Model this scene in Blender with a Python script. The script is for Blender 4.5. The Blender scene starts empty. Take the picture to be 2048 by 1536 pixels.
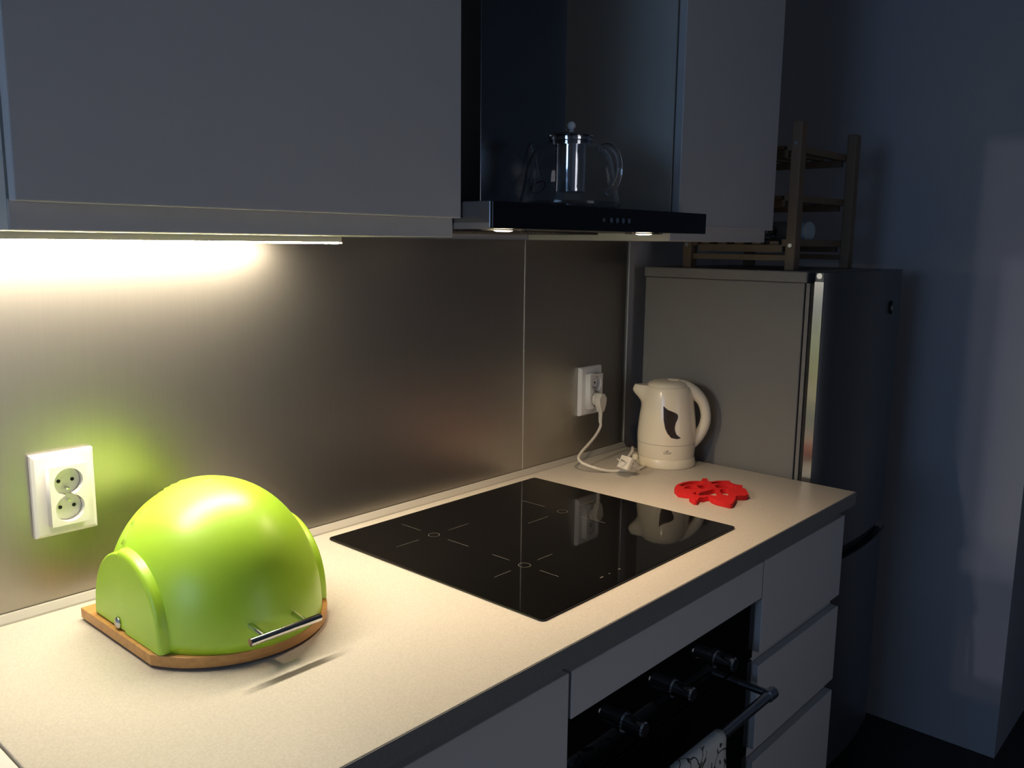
import bpy, bmesh, math, random
from mathutils import Vector, Matrix
random.seed(4)
S = bpy.context.scene
COL = S.collection
PI = math.pi

# ------------------------------------------------ camera, world, lights, exposure
cam = bpy.data.objects.new('camera', bpy.data.cameras.new('camera'))
COL.objects.link(cam)
cam.location = (-0.91455, -1.3135, 1.43898)
cam.rotation_euler = (1.409992, -0.0115343, -0.8388812)
cam.data.sensor_width = 36.0
cam.data.lens = 1745.59 / 2048 * 36
cam.data.clip_start = 0.02
S.camera = cam
S.view_settings.view_transform = 'Standard'
S.view_settings.look = 'None'
S.view_settings.gamma = 1.0
S.view_settings.use_curve_mapping = False
S.view_settings.exposure = 0.0
LED_STRENGTH = 140.0
LAMP_WATT = 9.0
WINDOW_WATT = 14.5
ROOM_WATT = 1.05

w = bpy.data.worlds.new('dusk_sky'); S.world = w; w.use_nodes = True
bg = w.node_tree.nodes['Background']
bg.inputs[0].default_value = (0.28, 0.42, 0.75, 1); bg.inputs[1].default_value = 0.35


def area(name, loc, direction, sx, sy, watt, col, spread=PI):
    L = bpy.data.lights.new(name, 'AREA'); L.shape = 'RECTANGLE'; L.size = sx; L.size_y = sy
    L.energy = watt; L.color = col; L.spread = spread
    o = bpy.data.objects.new(name, L); COL.objects.link(o); o.location = loc
    o.rotation_euler = Vector(direction).to_track_quat('-Z', 'Z').to_euler()
    return o


# dusk daylight coming in through the window of the left wall, and an unseen fill light added behind the camera
area('window_daylight', (-3.02, -0.92, 1.55), (1, 0, -0.12), 0.72, 1.2, WINDOW_WATT, (0.35, 0.60, 1.0))
area('room_fill', (0.0, -3.42, 0.85), (0.0, 1, 0.0), 0.9, 1.5, ROOM_WATT, (1.0, 0.95, 0.92), 1.35)
# two suns added through the window for the bright patches on the right wall
for nm, d, e in (('patch_sun', (1, -0.036, -0.155), 0.10), ('patch_sun', (1, -0.021, -0.091), 0.085)):
    L = bpy.data.lights.new(nm, 'SUN'); L.energy = e; L.angle = math.radians(0.5); L.color = (0.95, 0.90, 1.0)
    o = bpy.data.objects.new(nm, L); COL.objects.link(o); o.rotation_euler = Vector(d).to_track_quat('-Z', 'Z').to_euler(); o.location = (-4, -1, 2)


# ------------------------------------------------ materials
def mat(name, col, rough=0.5, metal=0.0, spec=0.5, bump=None, speck=None, emit=None, coat=0.0, aniso=0.0,
        stretch=None, trans=0.0, ior=1.45):
    m = bpy.data.materials.new(name); m.use_nodes = True
    nt = m.node_tree; b = nt.nodes['Principled BSDF']
    b.inputs['Base Color'].default_value = (*col, 1); b.inputs['Roughness'].default_value = rough
    b.inputs['Metallic'].default_value = metal; b.inputs['Specular IOR Level'].default_value = spec
    b.inputs['Coat Weight'].default_value = coat; b.inputs['Coat Roughness'].default_value = 0.05
    b.inputs['Anisotropic'].default_value = aniso; b.inputs['IOR'].default_value = ior
    b.inputs['Transmission Weight'].default_value = trans
    tc = nt.nodes.new('ShaderNodeTexCoord'); mp = nt.nodes.new('ShaderNodeMapping')
    nt.links.new(tc.outputs['Object'], mp.inputs[0])
    if stretch: mp.inputs['Scale'].default_value = stretch
    if speck:                       # (scale, amount, second colour)
        sc, am, c2 = speck
        n = nt.nodes.new('ShaderNodeTexNoise'); n.inputs['Scale'].default_value = sc; n.inputs['Detail'].default_value = 3
        r = nt.nodes.new('ShaderNodeMapRange'); r.inputs[1].default_value = 0.5 - am; r.inputs[2].default_value = 0.5 + am
        x = nt.nodes.new('ShaderNodeMix'); x.data_type = 'RGBA'
        x.inputs[6].default_value = (*col, 1); x.inputs[7].default_value = (*c2, 1)
        nt.links.new(mp.outputs[0], n.inputs['Vector']); nt.links.new(n.outputs[0], r.inputs[0])
        nt.links.new(r.outputs[0], x.inputs[0]); nt.links.new(x.outputs[2], b.inputs['Base Color'])
    if bump:                        # (scale, strength, distance)
        n2 = nt.nodes.new('ShaderNodeTexNoise'); n2.inputs['Scale'].default_value = bump[0]; n2.inputs['Detail'].default_value = 4
        bp = nt.nodes.new('ShaderNodeBump'); bp.inputs['Strength'].default_value = bump[1]; bp.inputs['Distance'].default_value = bump[2]
        nt.links.new(mp.outputs[0], n2.inputs['Vector']); nt.links.new(n2.outputs[0], bp.inputs['Height'])
        nt.links.new(bp.outputs[0], b.inputs['Normal'])
    if emit:
        b.inputs['Emission Color'].default_value = (*emit[0], 1); b.inputs['Emission Strength'].default_value = emit[1]
    return m


M = {}
M['wall'] = mat('wall_paint', (0.50, 0.50, 0.53), 0.9, bump=(90, 0.25, 0.002), speck=(3, 0.4, (0.47, 0.47, 0.50)))
M['ceiling'] = mat('ceiling_paint', (0.6, 0.6, 0.6), 0.95, speck=(5, 0.4, (0.56, 0.56, 0.56)))
M['floor'] = mat('dark_floor', (0.035, 0.033, 0.032), 0.5, speck=(6, 0.3, (0.02, 0.019, 0.018)), stretch=(1, 8, 1))
M['counter'] = mat('laminate_worktop', (0.60, 0.565, 0.50), 0.42, spec=0.4, speck=(380, 0.14, (0.53, 0.495, 0.435)), bump=(400, 0.03, 0.0003))
M['shaded_edge'] = mat('shaded_worktop_edge', (0.22, 0.22, 0.215), 0.5, speck=(200, 0.2, (0.19, 0.19, 0.185)))  # shade of the front edge, unlit by the LED, put into its colour
M['steel_sheet'] = mat('brushed_steel_sheet', (0.445, 0.418, 0.38), 0.39, 1.0, aniso=0.0, stretch=(260, 260, 5), bump=(1.0, 0.12, 0.0006), speck=(1.2, 0.45, (0.415, 0.39, 0.352)))
M['steel'] = mat('brushed_steel', (0.55, 0.56, 0.58), 0.28, 1.0, speck=(40, 0.4, (0.5, 0.51, 0.53)), stretch=(1, 1, 20))
M['hood_steel'] = mat('dark_hood_steel', (0.30, 0.31, 0.33), 0.22, 1.0, speck=(40, 0.4, (0.27, 0.28, 0.30)), stretch=(1, 1, 20))
M['chrome'] = mat('polished_metal', (0.75, 0.76, 0.78), 0.08, 1.0)
M['alu'] = mat('aluminium_trim', (0.62, 0.61, 0.58), 0.35, 0.6)
M['strip'] = mat('grey_seal_plastic', (0.42, 0.40, 0.36), 0.35)
M['trim_light'] = mat('pale_trim', (0.60, 0.57, 0.50), 0.4)
M['front'] = mat('white_cabinet_front', (0.62, 0.62, 0.63), 0.38, bump=(400, 0.04, 0.0003), speck=(8, 0.4, (0.60, 0.60, 0.61)))
M['carcass'] = mat('white_carcass', (0.60, 0.59, 0.55), 0.5, speck=(8, 0.4, (0.57, 0.56, 0.52)))
M['profile'] = mat('grey_handle_profile', (0.55, 0.56, 0.57), 0.4, speck=(8, 0.4, (0.53, 0.54, 0.55)))
M['black_glass'] = mat('black_ceramic_glass', (0.004, 0.004, 0.004), 0.03, spec=0.5)
M['hood_glass'] = mat('dark_hood_glass', (0.006, 0.008, 0.012), 0.12, spec=0.6)
M['mark'] = mat('printed_grey_mark', (0.12, 0.12, 0.115), 0.5)
M['black'] = mat('black_plastic', (0.008, 0.008, 0.008), 0.45)
M['rubber'] = mat('dark_rubber', (0.03, 0.028, 0.026), 0.7)
M['green'] = mat('lime_green_plastic', (0.40, 0.68, 0.035), 0.38, spec=1.0, bump=(500, 0.03, 0.0003))
M['socket'] = mat('white_socket_plastic', (0.80, 0.79, 0.76), 0.25)
M['hole'] = mat('socket_hole_dark', (0.01, 0.01, 0.01), 0.8)
M['cream'] = mat('cream_plastic', (0.92, 0.82, 0.63), 0.2, coat=0.3)
M['cream_cord'] = mat('white_cord_plastic', (0.72, 0.68, 0.60), 0.4)
M['smoke'] = mat('smoky_level_window', (0.045, 0.032, 0.028), 0.35, spec=0.3)
M['print'] = mat('pale_grey_print', (0.40, 0.36, 0.30), 0.5)
M['red'] = mat('red_felt', (0.72, 0.012, 0.014), 0.75, bump=(350, 0.5, 0.001), speck=(120, 0.3, (0.62, 0.008, 0.01)))
M['fridge'] = mat('grey_fridge_side', (0.25, 0.235, 0.22), 0.55, bump=(500, 0.1, 0.0004), speck=(6, 0.4, (0.235, 0.22, 0.205)))
M['fridge_door'] = mat('fridge_door_front', (0.12, 0.125, 0.135), 0.35, 0.5, speck=(6, 0.4, (0.11, 0.115, 0.125)))
M['door_edge'] = mat('silver_door_edge', (0.45, 0.44, 0.43), 0.2, 0.85)
M['pine'] = mat('pale_pine', (0.22, 0.16, 0.105), 0.6, speck=(14, 0.3, (0.18, 0.125, 0.08)), stretch=(1, 1, 0.15))
M['bamboo'] = mat('bamboo_wood', (0.66, 0.36, 0.12), 0.45, speck=(22, 0.25, (0.52, 0.26, 0.085)), stretch=(0.5, 6, 6))
M['glass'] = mat('clear_glass', (1, 1, 1), 0.0, trans=1.0, ior=1.45)
M['led'] = mat('led_diffuser', (0.9, 0.9, 0.9), 0.4, emit=((1.0, 0.87, 0.65), LED_STRENGTH))
M['lamp'] = mat('hood_lamp_lens', (0.9, 0.9, 0.9), 0.3, emit=((1.0, 0.76, 0.52), 30.0))
M['sink_white'] = mat('white_enamel', (0.85, 0.84, 0.82), 0.2)
M['bottle'] = mat('pale_bottle_plastic', (0.42, 0.50, 0.55), 0.3)
M['filter'] = mat('hood_filter_mesh', (0.25, 0.25, 0.24), 0.4, 1.0, speck=(300, 0.1, (0.08, 0.08, 0.08)))


# brushed grain on the splashback: slight roughness streaks
def towel_material():
    m = bpy.data.materials.new('floral_towel'); m.use_nodes = True
    nt = m.node_tree; b = nt.nodes['Principled BSDF']; b.inputs['Roughness'].default_value = 0.9
    tc = nt.nodes.new('ShaderNodeTexCoord'); uv = tc.outputs['UV']
    n = nt.nodes.new('ShaderNodeTexNoise'); n.inputs['Scale'].default_value = 9; n.inputs['Detail'].default_value = 1
    nt.links.new(uv, n.inputs['Vector'])
    add = nt.nodes.new('ShaderNodeVectorMath'); add.operation = 'MULTIPLY_ADD'
    add.inputs[1].default_value = (0.12, 0.12, 0.12)
    nt.links.new(n.outputs[1], add.inputs[0]); nt.links.new(uv, add.inputs[2])
    v = nt.nodes.new('ShaderNodeTexVoronoi'); v.feature = 'DISTANCE_TO_EDGE'; v.inputs['Scale'].default_value = 9
    nt.links.new(add.outputs[0], v.inputs['Vector'])
    lt = nt.nodes.new('ShaderNodeMath'); lt.operation = 'LESS_THAN'; lt.inputs[1].default_value = 0.035
    nt.links.new(v.outputs[0], lt.inputs[0])
    n3 = nt.nodes.new('ShaderNodeTexNoise'); n3.inputs['Scale'].default_value = 5; nt.links.new(uv, n3.inputs['Vector'])
    g = nt.nodes.new('ShaderNodeMath'); g.operation = 'GREATER_THAN'; g.inputs[1].default_value = 0.46
    nt.links.new(n3.outputs[0], g.inputs[0])
    mul = nt.nodes.new('ShaderNodeMath'); mul.operation = 'MULTIPLY'
    nt.links.new(lt.outputs[0], mul.inputs[0]); nt.links.new(g.outputs[0], mul.inputs[1])
    v2 = nt.nodes.new('ShaderNodeTexVoronoi'); v2.inputs['Scale'].default_value = 22
    mp = nt.nodes.new('ShaderNodeMapping'); mp.inputs['Scale'].default_value = (1, 0.5, 1); mp.inputs['Rotation'].default_value = (0, 0, 0.6)
    nt.links.new(add.outputs[0], mp.inputs[0]); nt.links.new(mp.outputs[0], v2.inputs['Vector'])
    l2 = nt.nodes.new('ShaderNodeMath'); l2.operation = 'LESS_THAN'; l2.inputs[1].default_value = 0.26
    nt.links.new(v2.outputs[0], l2.inputs[0])
    g2 = nt.nodes.new('ShaderNodeMath'); g2.operation = 'GREATER_THAN'; g2.inputs[1].default_value = 0.52
    nt.links.new(n3.outputs[0], g2.inputs[0])
    m2 = nt.nodes.new('ShaderNodeMath'); m2.operation = 'MULTIPLY'
    nt.links.new(l2.outputs[0], m2.inputs[0]); nt.links.new(g2.outputs[0], m2.inputs[1])
    mx = nt.nodes.new('ShaderNodeMath'); mx.operation = 'MAXIMUM'
    nt.links.new(mul.outputs[0], mx.inputs[0]); nt.links.new(m2.outputs[0], mx.inputs[1])
    c = nt.nodes.new('ShaderNodeMix'); c.data_type = 'RGBA'
    c.inputs[6].default_value = (0.62, 0.62, 0.58, 1); c.inputs[7].default_value = (0.035, 0.03, 0.025, 1)
    nt.links.new(mx.outputs[0], c.inputs[0]); nt.links.new(c.outputs[2], b.inputs['Base Color'])
    return m


M['towel'] = towel_material()


# ------------------------------------------------ mesh helpers
def obj(name, bm, m, parent=None, smooth=False, bevel=0, seg=2):
    me = bpy.data.meshes.new(name)
    bmesh.ops.recalc_face_normals(bm, faces=bm.faces)
    bm.to_mesh(me); bm.free()
    o = bpy.data.objects.new(name, me); COL.objects.link(o)
    me.materials.append(M[m] if isinstance(m, str) else m)
    if smooth:
        me.polygons.foreach_set('use_smooth', [True] * len(me.polygons))
        try: me.set_sharp_from_angle(angle=math.radians(38))
        except Exception: pass
    if bevel:
        b = o.modifiers.new('bevel', 'BEVEL'); b.width = bevel; b.segments = seg; b.limit_method = 'ANGLE'
    if parent: o.parent = parent
    return o


def tag(o, label, cat, group=None):
    o['label'] = label; o['category'] = cat
    if group: o['group'] = group
    return o


def struct(o):
    o['kind'] = 'structure'; return o


def thing(name, label, cat, loc=(0, 0, 0), rz=0, group=None):
    o = bpy.data.objects.new(name, None); COL.objects.link(o); o.location = loc; o.rotation_euler = (0, 0, rz)
    o.empty_display_size = 0.05
    return tag(o, label, cat, group)


def bx(bm, x0, x1, y0, y1, z0, z1):
    r = bmesh.ops.create_cube(bm, size=1)
    for v in r['verts']:
        v.co = Vector(((x0 + x1) / 2 + v.co.x * (x1 - x0), (y0 + y1) / 2 + v.co.y * (y1 - y0), (z0 + z1) / 2 + v.co.z * (z1 - z0)))


def box(name, m, parent, x0, x1, y0, y1, z0, z1, bevel=0.0, seg=2):
    """box in the coordinates of its parent; origin at its own centre"""
    bm = bmesh.new(); hx, hy, hz = abs(x1 - x0) / 2, abs(y1 - y0) / 2, abs(z1 - z0) / 2
    bx(bm, -hx, hx, -hy, hy, -hz, hz)
    o = obj(name, bm, m, parent, bevel=bevel, seg=seg)
    o.location = ((x0 + x1) / 2, (y0 + y1) / 2, (z0 + z1) / 2)
    return o


def cyl(bm, p0, p1, r0, r1=None, n=24, caps=True):
    p0, p1 = Vector(p0), Vector(p1); r1 = r0 if r1 is None else r1
    d = (p1 - p0); q = d.to_track_quat('Z', 'Y')
    mtx = Matrix.Translation((p0 + p1) / 2) @ q.to_matrix().to_4x4()
    bmesh.ops.create_cone(bm, cap_ends=caps, segments=n, radius1=r0, radius2=r1, depth=d.length, matrix=mtx)


def lathe(bm, prof, n=48, mod=None, cap0=True, cap1=True, off=(0, 0, 0)):
    rings = []
    for r, z in prof:
        ring = []
        for i in range(n):
            a = 2 * PI * i / n; rr, zz = (r, z) if mod is None else mod(r, z, a)
            ring.append(bm.verts.new((off[0] + rr * math.cos(a), off[1] + rr * math.sin(a), off[2] + zz)))
        rings.append(ring)
    for a, b in zip(rings[:-1], rings[1:]):
        for i in range(n):
            bm.faces.new((a[i], a[(i + 1) % n], b[(i + 1) % n], b[i]))
    if cap0: bm.faces.new(rings[0][::-1])
    if cap1: bm.faces.new(rings[-1])
    return rings


def smooth_path(P, sub=6):
    """Catmull-Rom through tuples of any length"""
    out = []; n = len(P)
    for i in range(n - 1):
        p0 = P[max(i - 1, 0)]; p1 = P[i]; p2 = P[i + 1]; p3 = P[min(i + 2, n - 1)]
        for k in range(sub):
            t = k / sub
            out.append(tuple(0.5 * ((2 * b) + (-a + c) * t + (2 * a - 5 * b + 4 * c - d) * t * t + (-a + 3 * b - 3 * c + d) * t ** 3)
                             for a, b, c, d in zip(p0, p1, p2, p3)))
    out.append(tuple(P[-1])); return out


def tube(bm, pts, rad, n=12, wide=1.0, up=None):
    """tube through pts; rad number or list; wide scales the section across 'up'"""
    pts = [Vector(p) for p in pts]; rings = []
    N = len(pts); prev = None
    for i, p in enumerate(pts):
        t = (pts[min(i + 1, N - 1)] - pts[max(i - 1, 0)]).normalized()
        if up is not None: s = Vector(up)
        elif prev is None: s = t.orthogonal()
        else: s = prev
        s = (s - t * s.dot(t)).normalized(); prev = s; b = t.cross(s)
        r = rad[i] if isinstance(rad, (list, tuple)) else rad
        rings.append([bm.verts.new(p + s * (r * wide * math.cos(2 * PI * k / n)) + b * (r * math.sin(2 * PI * k / n))) for k in range(n)])
    for a, b in zip(rings[:-1], rings[1:]):
        for i in range(n): bm.faces.new((a[i], a[(i + 1) % n], b[(i + 1) % n], b[i]))
    bm.faces.new(rings[0][::-1]); bm.faces.new(rings[-1])


def prism(bm, poly, axis, a0, a1, hole=None):
    """extrude a 2D outline along an axis ('x': (y,z), 'y': (x,z), 'z': (x,y))"""
    def P(u, v, w): return {'x': (w, u, v), 'y': (u, w, v), 'z': (u, v, w)}[axis]
    A = [bm.verts.new(P(u, v, a0)) for u, v in poly]; B = [bm.verts.new(P(u, v, a1)) for u, v in poly]
    n = len(poly)
    bm.faces.new(A); bm.faces.new(B[::-1])
    for i in range(n): bm.faces.new((A[i], B[i], B[(i + 1) % n], A[(i + 1) % n]))


def curve_fill(name, outline, holes, depth, m, parent=None, bevel=0.0):
    """flat shape with holes, with real thickness"""
    c = bpy.data.curves.new(name, 'CURVE'); c.dimensions = '2D'; c.fill_mode = 'BOTH'; c.extrude = depth / 2; c.bevel_depth = bevel
    for L in [outline] + holes:
        s = c.splines.new('POLY'); s.points.add(len(L) - 1)
        for i, (x, y) in enumerate(L): s.points[i].co = (x, y, 0, 1)
        s.use_cyclic_u = True
    t = bpy.data.objects.new(name, c); COL.objects.link(t)
    me = bpy.data.meshes.new_from_object(t)
    bpy.data.objects.remove(t); bpy.data.curves.remove(c)
    o = bpy.data.objects.new(name, me); COL.objects.link(o)
    me.materials.clear(); me.materials.append(M[m])
    if parent: o.parent = parent
    return o


# ------------------------------------------------ the room
def room():
    T = 0.12
    struct(box('floor', 'floor', None, -3.2, 3.2, -3.7, 0.2, -0.1, 0.0))
    struct(box('ceiling', 'ceiling', None, -3.2, 3.2, -3.7, 0.2, 2.6, 2.7))
    struct(box('wall_back', 'wall', None, -3.0, 1.72, 0.0, T, 0, 2.6))
    struct(box('wall_right', 'wall', None, 1.72, 3.0, -0.82, T, 0, 2.6))          # the block that ends beside the passage
    struct(box('wall_passage', 'wall', None, 3.0, 3.0 + T, -3.5, T, 0, 2.6))
    # front wall (behind the camera) with an opening placed for the added fill light
    bm = bmesh.new(); bx(bm, -3.0, -0.5, -3.5 - T, -3.5, 0, 2.6); bx(bm, 0.5, 3.0, -3.5 - T, -3.5, 0, 2.6); bx(bm, -0.5, 0.5, -3.5 - T, -3.5, 2.0, 2.6)
    struct(obj('wall_front', bm, 'wall'))
    # left wall with the window opening
    y0, y1, z0, z1 = -1.34, -0.50, 0.9, 2.2
    bm = bmesh.new()
    bx(bm, -3 - T, -3, -3.5, y0, 0, 2.6); bx(bm, -3 - T, -3, y1, 0.12, 0, 2.6)
    bx(bm, -3 - T, -3, y0, y1, 0, z0); bx(bm, -3 - T, -3, y0, y1, z1, 2.6)
    struct(obj('wall_left', bm, 'wall'))
    bm = bmesh.new(); f = 0.05
    bx(bm, -3.0, -2.96, y0, y0 + f, z0, z1); bx(bm, -3.0, -2.96, y1 - f, y1, z0, z1)
    bx(bm, -3.0, -2.96, y0 + f, y1 - f, z0, z0 + f); bx(bm, -3.0, -2.96, y0 + f, y1 - f, z1 - f, z1)
    struct(obj('window_1', bm, 'socket'))


room()


# steel splashback: two sheets, seam, end profile, bottom seal strip
def splashback():
    t = thing('splashback', 'brushed steel splashback covering the wall between worktop and wall cabinets', 'splashback', (0, -0.004, 0.9))
    box('steel_sheet', 'steel_sheet', t, -1.25, 0.5865, -0.0005, 0.0035, 0.0, 0.544)
    box('steel_sheet', 'steel_sheet', t, 0.5885, 0.998, -0.0005, 0.0035, 0.0, 0.544)
    box('joint_profile', 'alu', t, 0.5858, 0.5892, -0.0016, -0.0007, 0.0135, 0.544, 0.0004)
    box('end_profile', 'alu', t, 0.9985, 1.0015, -0.0035, 0.003, 0.0135, 0.544, 0.0005)
    s = thing('seal_strip', 'narrow grey sealing strip along the back of the worktop', 'strip', (0, -0.006, 0.9))
    bm = bmesh.new()
    prism(bm, [(0.0, 0.0), (-0.011, 0.0), (-0.0105, 0.0025), (-0.0035, 0.0115), (-0.0005, 0.0125), (0.0, 0.0125)], 'x', -0.634, 0.9975)
    obj('strip_body', bm, 'strip', s)


splashback()


# ------------------------------------------------ worktop
def worktop():
    t = thing('worktop', 'long pale beige speckled laminate worktop with shade coloured into its front edge', 'worktop', (0, 0, 0.87))
    box('slab', 'counter', t, -0.634, 1.0, -0.6315, -0.006, 0.0, 0.0297, 0.0012)
    box('front_edging', 'shaded_edge', t, -0.634, 1.0, -0.6327, -0.6317, 0.0002, 0.0287)
    return t


worktop()

# white unit beyond the left end of the worktop
t = thing('side_table', 'glossy white surface just beyond the left end of the worktop', 'table', (-0.96, -0.32, 0))
box('table_top', 'sink_white', t, -0.318, 0.3245, -0.31, 0.31, 0.868, 0.8985, 0.003)
for sx in (-1, 1):
    for sy in (-1, 1):
        box('leg', 'sink_white', t, sx * 0.29 - 0.02, sx * 0.29 + 0.02, sy * 0.28 - 0.02, sy * 0.28 + 0.02, 0, 0.868, 0.002)


# ------------------------------------------------ base units
FY = -0.612    # plane of the fronts
def channel(parent, x0, x1, z0, z1, cx):
    """recessed grip profile behind a gap between two fronts: slanted back with a lip"""
    bm = bmesh.new()
    prism(bm, [(-0.5935, z0 - 0.004), (-0.5935, z0 + 0.0005), (-0.5915, z0 + 0.004), (-0.590, z0 + 0.010), (-0.5925, z1 - 0.003), (-0.5925, z1), (-0.575, z1), (-0.573, z0 + 0.008), (-0.580, z0 - 0.006)], 'x', x0, x1)
    o = obj('grip_profile', bm, 'profile', parent); o.location = (-cx, 0, 0)


def base_unit(name, label, x0, x1, fronts, gaps):
    cx = (x0 + x1) / 2
    t = thing(name, label, 'cabinet', (cx, 0, 0))
    a, b = x0 - cx, x1 - cx
    bm = bmesh.new()
    e = 0.018
    bx(bm, a, a + e, -0.57, -0.02, 0.12, 0.868); bx(bm, b - e, b, -0.57, -0.02, 0.12, 0.868)
    bx(bm, a + e, b - e, -0.57, -0.02, 0.12, 0.138); bx(bm, a + e, b - e, -0.03, -0.02, 0.138, 0.868)
    obj('carcass', bm, 'carcass', t)
    box('plinth', 'front', t, a, b, -0.545, -0.53, 0.0, 0.118)
    for nm, z0, z1 in fronts:
        box(nm, 'front', t, a + 0.0015, b - 0.0015, FY, FY + 0.018, z0, z1, 0.0015)
    for z0, z1 in gaps:
        channel(t, x0 + 0.001, x1 - 0.001, z0, z1, cx)
    return t


base_unit('base_cabinet', 'white base cabinet left of the oven, plain door with recessed grip', -0.6, -0.001, [('door', 0.122, 0.842)], [(0.8425, 0.8675)])
base_unit('drawer_unit', 'narrow white drawer unit right of the oven, three fronts with recessed grips', 0.601, 1.0,
          [('drawer', 0.653, 0.842), ('drawer', 0.447, 0.626), ('drawer', 0.125, 0.42)], [(0.8425, 0.8675), (0.6265, 0.6525), (0.4205, 0.4465)])


def oven():
    h = thing('oven_housing', 'white housing unit around the oven with a blank panel above it', 'cabinet', (0.3, 0, 0))
    bm = bmesh.new()
    bx(bm, -0.299, -0.283, -0.57, -0.02, 0.12, 0.868); bx(bm, 0.283, 0.299, -0.57, -0.02, 0.12, 0.868)
    bx(bm, -0.283, 0.283, -0.57, -0.02, 0.12, 0.138); bx(bm, -0.283, 0.283, -0.57, -0.02, 0.752, 0.768)
    obj('carcass', bm, 'carcass', h)
    box('blank_panel', 'front', h, -0.2965, 0.2985, FY, FY + 0.018, 0.768, 0.842, 0.0015)
    channel(h, 0.001, 0.599, 0.8425, 0.8675, 0.3)
    box('plinth', 'front', h, -0.299, 0.299, -0.545, -0.53, 0.0, 0.118)
    t = thing('oven', 'black glass built-in oven with three knobs and a bar handle', 'oven', (0.3, 0, 0.14))
    f = -0.600
    box('oven_body', 'black', t, -0.28, 0.28, -0.55, -0.05, 0.0, 0.605)
    box('control_panel', 'black_glass', t, -0.2965, 0.2965, f, -0.572, 0.502, 0.626, 0.001)
    d = box('door', 'black_glass', t, -0.2965, 0.2965, f, -0.572, 0.004, 0.498, 0.001)
    for x in (-0.145, 0.0, 0.145):
        bm = bmesh.new()
        cyl(bm, (x, f - 0.0003, 0.557), (x, f - 0.004, 0.557), 0.017, n=32); cyl(bm, (x, f - 0.004, 0.557), (x, f - 0.038, 0.557), 0.0135, 0.0125, n=32)
        cyl(bm, (x, f - 0.038, 0.557), (x, f - 0.041, 0.557), 0.0125, 0.011, n=32)
        k = obj('knob', bm, 'chrome', t, smooth=True)
        k['label'] = 'chrome oven knob'
    z = 0.470; yb = -0.665; bm = bmesh.new()
    cyl(bm, (-0.255, yb, z), (0.255, yb, z), 0.0092, n=24)
    for x in (-0.245, 0.245):
        cyl(bm, (x, f - 0.0003, z), (x, yb, z), 0.0075, n=20); cyl(bm, (x - 0.011, yb, z), (x + 0.011, yb, z), 0.0115, n=24)
    obj('handle', bm, 'steel', t, smooth=True)
    return t


oven()


def towel():
    """tea towel folded over the oven handle"""
    bm = bmesh.new(); uvl = bm.loops.layers.uv.new('uv')
    yb, zb, r = -0.665, 0.610, 0.0122
    prof = [(yb + r, zb - 0.30), (yb + r, zb - 0.15), (yb + r, zb - 0.02)]
    for k in range(0, 9):
        a = PI * k / 8; prof.append((yb + r * math.cos(a), zb + r * math.sin(a)))
    prof += [(yb - r, zb - 0.02), (yb - r - 0.004, zb - 0.08), (yb - r - 0.006, zb - 0.18), (yb - r - 0.006, zb - 0.36)]
    nx = 20; x0, x1 = 0.098, 0.352; grid = []; ln = [0]
    for a, b in zip(prof[:-1], prof[1:]): ln.append(ln[-1] + math.hypot(a[0] - b[0], a[1] - b[1]))
    for i in range(nx + 1):
        x = x0 + (x1 - x0) * i / nx; row = []
        for j, (y, z) in enumerate(prof):
            wv = 0.0035 * math.sin(i * 0.9 + 0.4) * min(1, abs(z - zb) / 0.12) + 0.002 * math.sin(i * 2.3)* min(1, abs(z - zb) / 0.12)
            if j < 4: wv = -abs(wv) * 0.3
            else: wv = -abs(wv)
            row.append(bm.verts.new((x - 0.225, y + wv + 0.665, z - 0.61)))
        grid.append(row)
    for i in range(nx):
        for j in range(len(prof) - 1):
            f = bm.faces.new((grid[i][j], grid[i + 1][j], grid[i + 1][j + 1], grid[i][j + 1])); f.smooth = True
            for l, (ii, jj) in zip(f.loops, ((i, j), (i + 1, j), (i + 1, j + 1), (i, j + 1))):
                l[uvl].uv = ((x0 + (x1 - x0) * ii / nx) * 3, ln[jj] * 3)
    o = obj('tea_towel', bm, 'towel', None); o.location = (0.225, -0.665, 0.61)
    for p in o.data.polygons: p.use_smooth = True
    s = o.modifiers.new('thick', 'SOLIDIFY'); s.thickness = 0.0022; s.offset = 0.0
    tag(o, 'white tea towel with dark floral tendrils hung over the oven handle', 'towel')


towel()


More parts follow.
